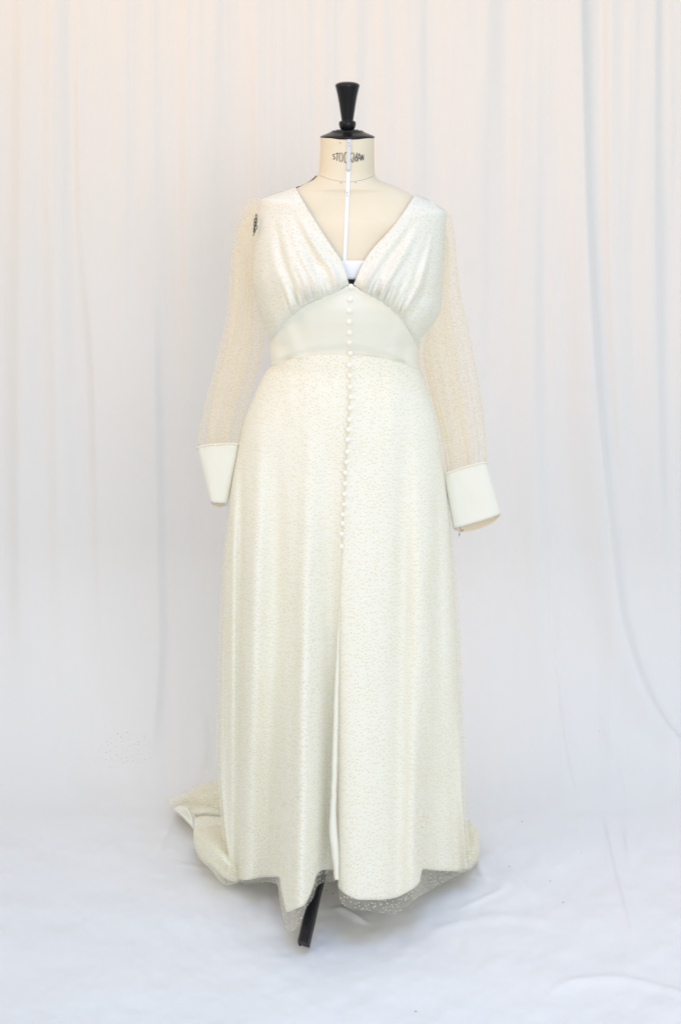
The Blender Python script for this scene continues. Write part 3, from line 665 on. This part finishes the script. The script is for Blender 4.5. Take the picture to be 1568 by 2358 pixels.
# train lying on the floor
def heap(name, top, bot, left, right, h0, bulge, m, seed, nt=50, ns=60, wr=.012, topz=.0):
    s = np.linspace(0, 1, ns); t = np.linspace(0, 1, nt)
    q = coons(top, bot, left, right, s, t); S = np.repeat(s[None], nt, 0); T = np.repeat(t[:, None], ns, 1)
    h = h0+bulge*(np.sin(np.pi*np.clip(S*.9+.06, 0, 1))**.6)*(np.sin(np.pi*np.clip(T*.94+.03, 0, 1))**.7)
    h = h+topz*(1-T)
    win = np.sin(np.pi*S)*np.sin(np.pi*T)
    h = h+wr*win*(.9*vnoise(S*2.2+seed, T*3.4+seed, int(seed*10))+.55*np.cos(9*T-5*S+seed*7+2*vnoise(S*2, T*2, 3)))
    return grid(name, floorP(q[..., 0], q[..., 1], np.maximum(h, .003)), m, gown, thick=.0014, seed=seed)
# rear part, left
heap('train', [(402, 1861), (430, 1838), (457, 1815), (482, 1803), (525, 1800)], [(447, 1889), (480, 1892), (540, 1890)], [(402, 1861), (424, 1873), (447, 1889)], [(525, 1800), (535, 1840), (540, 1890)], .006, .03, M_TRAIN_BOUNCE, .2)
# front part, left
heap('train', [(448, 1884), (470, 1879), (500, 1881), (545, 1884)], [(494, 1998), (518, 2022), (538, 2029), (575, 2020)], [(448, 1884), (447, 1911), (452, 1948), (465, 1974), (494, 1998)], [(545, 1884), (560, 1950), (575, 2020)], .008, .036, M_TRAIN_BOUNCE, .5, topz=.03)
# turned corner of the white lining
heap('lining_corner', [(401, 1862), (415, 1853), (432, 1852), (452, 1876)], [(401, 1863.5), (420, 1881), (436, 1897), (448, 1911)], [(401, 1862), (400.5, 1863), (401, 1863.5)], [(452, 1876), (450, 1893), (448, 1911)], .020, .022, M_SATIN, .8, wr=.008)
# right
heap('train', [(1056, 1896), (1075, 1893), (1092, 1904), (1099, 1922)], [(1058, 2003), (1070, 2001), (1082, 1996), (1094, 1982)], [(1056, 1896), (1055, 1950), (1058, 2003)], [(1099, 1922), (1101, 1940), (1100, 1962), (1094, 1982)], .010, .035, M_TRAIN_BOUNCE, 1.1)
# sheer edge that shows past the train on the floor
heap('train_tulle', [(378, 1841), (420, 1826), (457, 1806), (500, 1796)], [(402, 1859), (436, 1846), (490, 1868), (530, 1886)], [(378, 1841), (390, 1851), (402, 1859)], [(500, 1796), (520, 1850), (530, 1886)], .010, .045, M_TULLE, 1.4)
heap('train_tulle', [(447, 1900), (480, 1900), (540, 1900)], [(488, 2003), (508, 2030), (522, 2038), (552, 2032)], [(447, 1900), (446, 1930), (458, 1972), (488, 2003)], [(540, 1900), (550, 1960), (552, 2032)], .012, .047, M_TULLE, 1.9, topz=.03)
heap('train_tulle', [(1060, 1890), (1078, 1889), (1096, 1902), (1103, 1924)], [(1050, 2012), (1070, 2006), (1086, 1998), (1099, 1984)], [(1060, 1890), (1052, 1950), (1050, 2012)], [(1103, 1924), (1105, 1940), (1104, 1964), (1099, 1984)], .013, .042, M_TULLE, 2.3)

# ------------------------------------------------------------------ small things on the cloth
s = np.linspace(0, 1, 40); t = np.linspace(0, 1, 30)
q = coons([(236, 1712), (262, 1692), (300, 1686), (342, 1694)], [(214, 1770), (250, 1772), (300, 1762), (352, 1756)], [(236, 1712), (222, 1745), (214, 1770)], [(342, 1694), (350, 1725), (352, 1756)], s, t)
pp = np.array([[on_backdrop(q[i, j, 0], q[i, j, 1], .004) for j in range(40)] for i in range(30)])
sc = grid('tulle_scrap', pp, M_SCRAP, seed=.33); sc['label'] = 'faint scrap of dotted tulle lying on the backdrop left of the gown'; sc['category'] = 'tulle scrap'
V = []; F = []
for a, b_ in [(1201.5, 1893), (752, 2680*.7656), (752, 2052), (767, 2059), (846, 2082), (1091, 2028), (1172, 1996), (957, 2352), (1296, 2079), (1379, 1685), (1266, 2030), (1338, 1964)]:
    if b_ > 2340: b_ = 2330
    c_ = on_backdrop(a, b_, .0012); k = len(V); rr = random.uniform(.0008, .0015)
    for d_ in ((1, 0, 0), (0, 1, 0), (-1, 0, 0), (0, -1, 0), (0, 0, 1), (0, 0, -1)):
        V.append(tuple(c_+np.array(d_)*rr*np.array([1.3, .9, .8])))
    for x_, y_ in ((0, 1), (1, 2), (2, 3), (3, 0)): F += [(k+x_, k+y_, k+4), (k+y_, k+x_, k+5)]
li = make('lint', V, F, M_THREAD, None, False); li['kind'] = 'stuff'; li['label'] = 'dark specks of lint scattered on the white backdrop cloth'
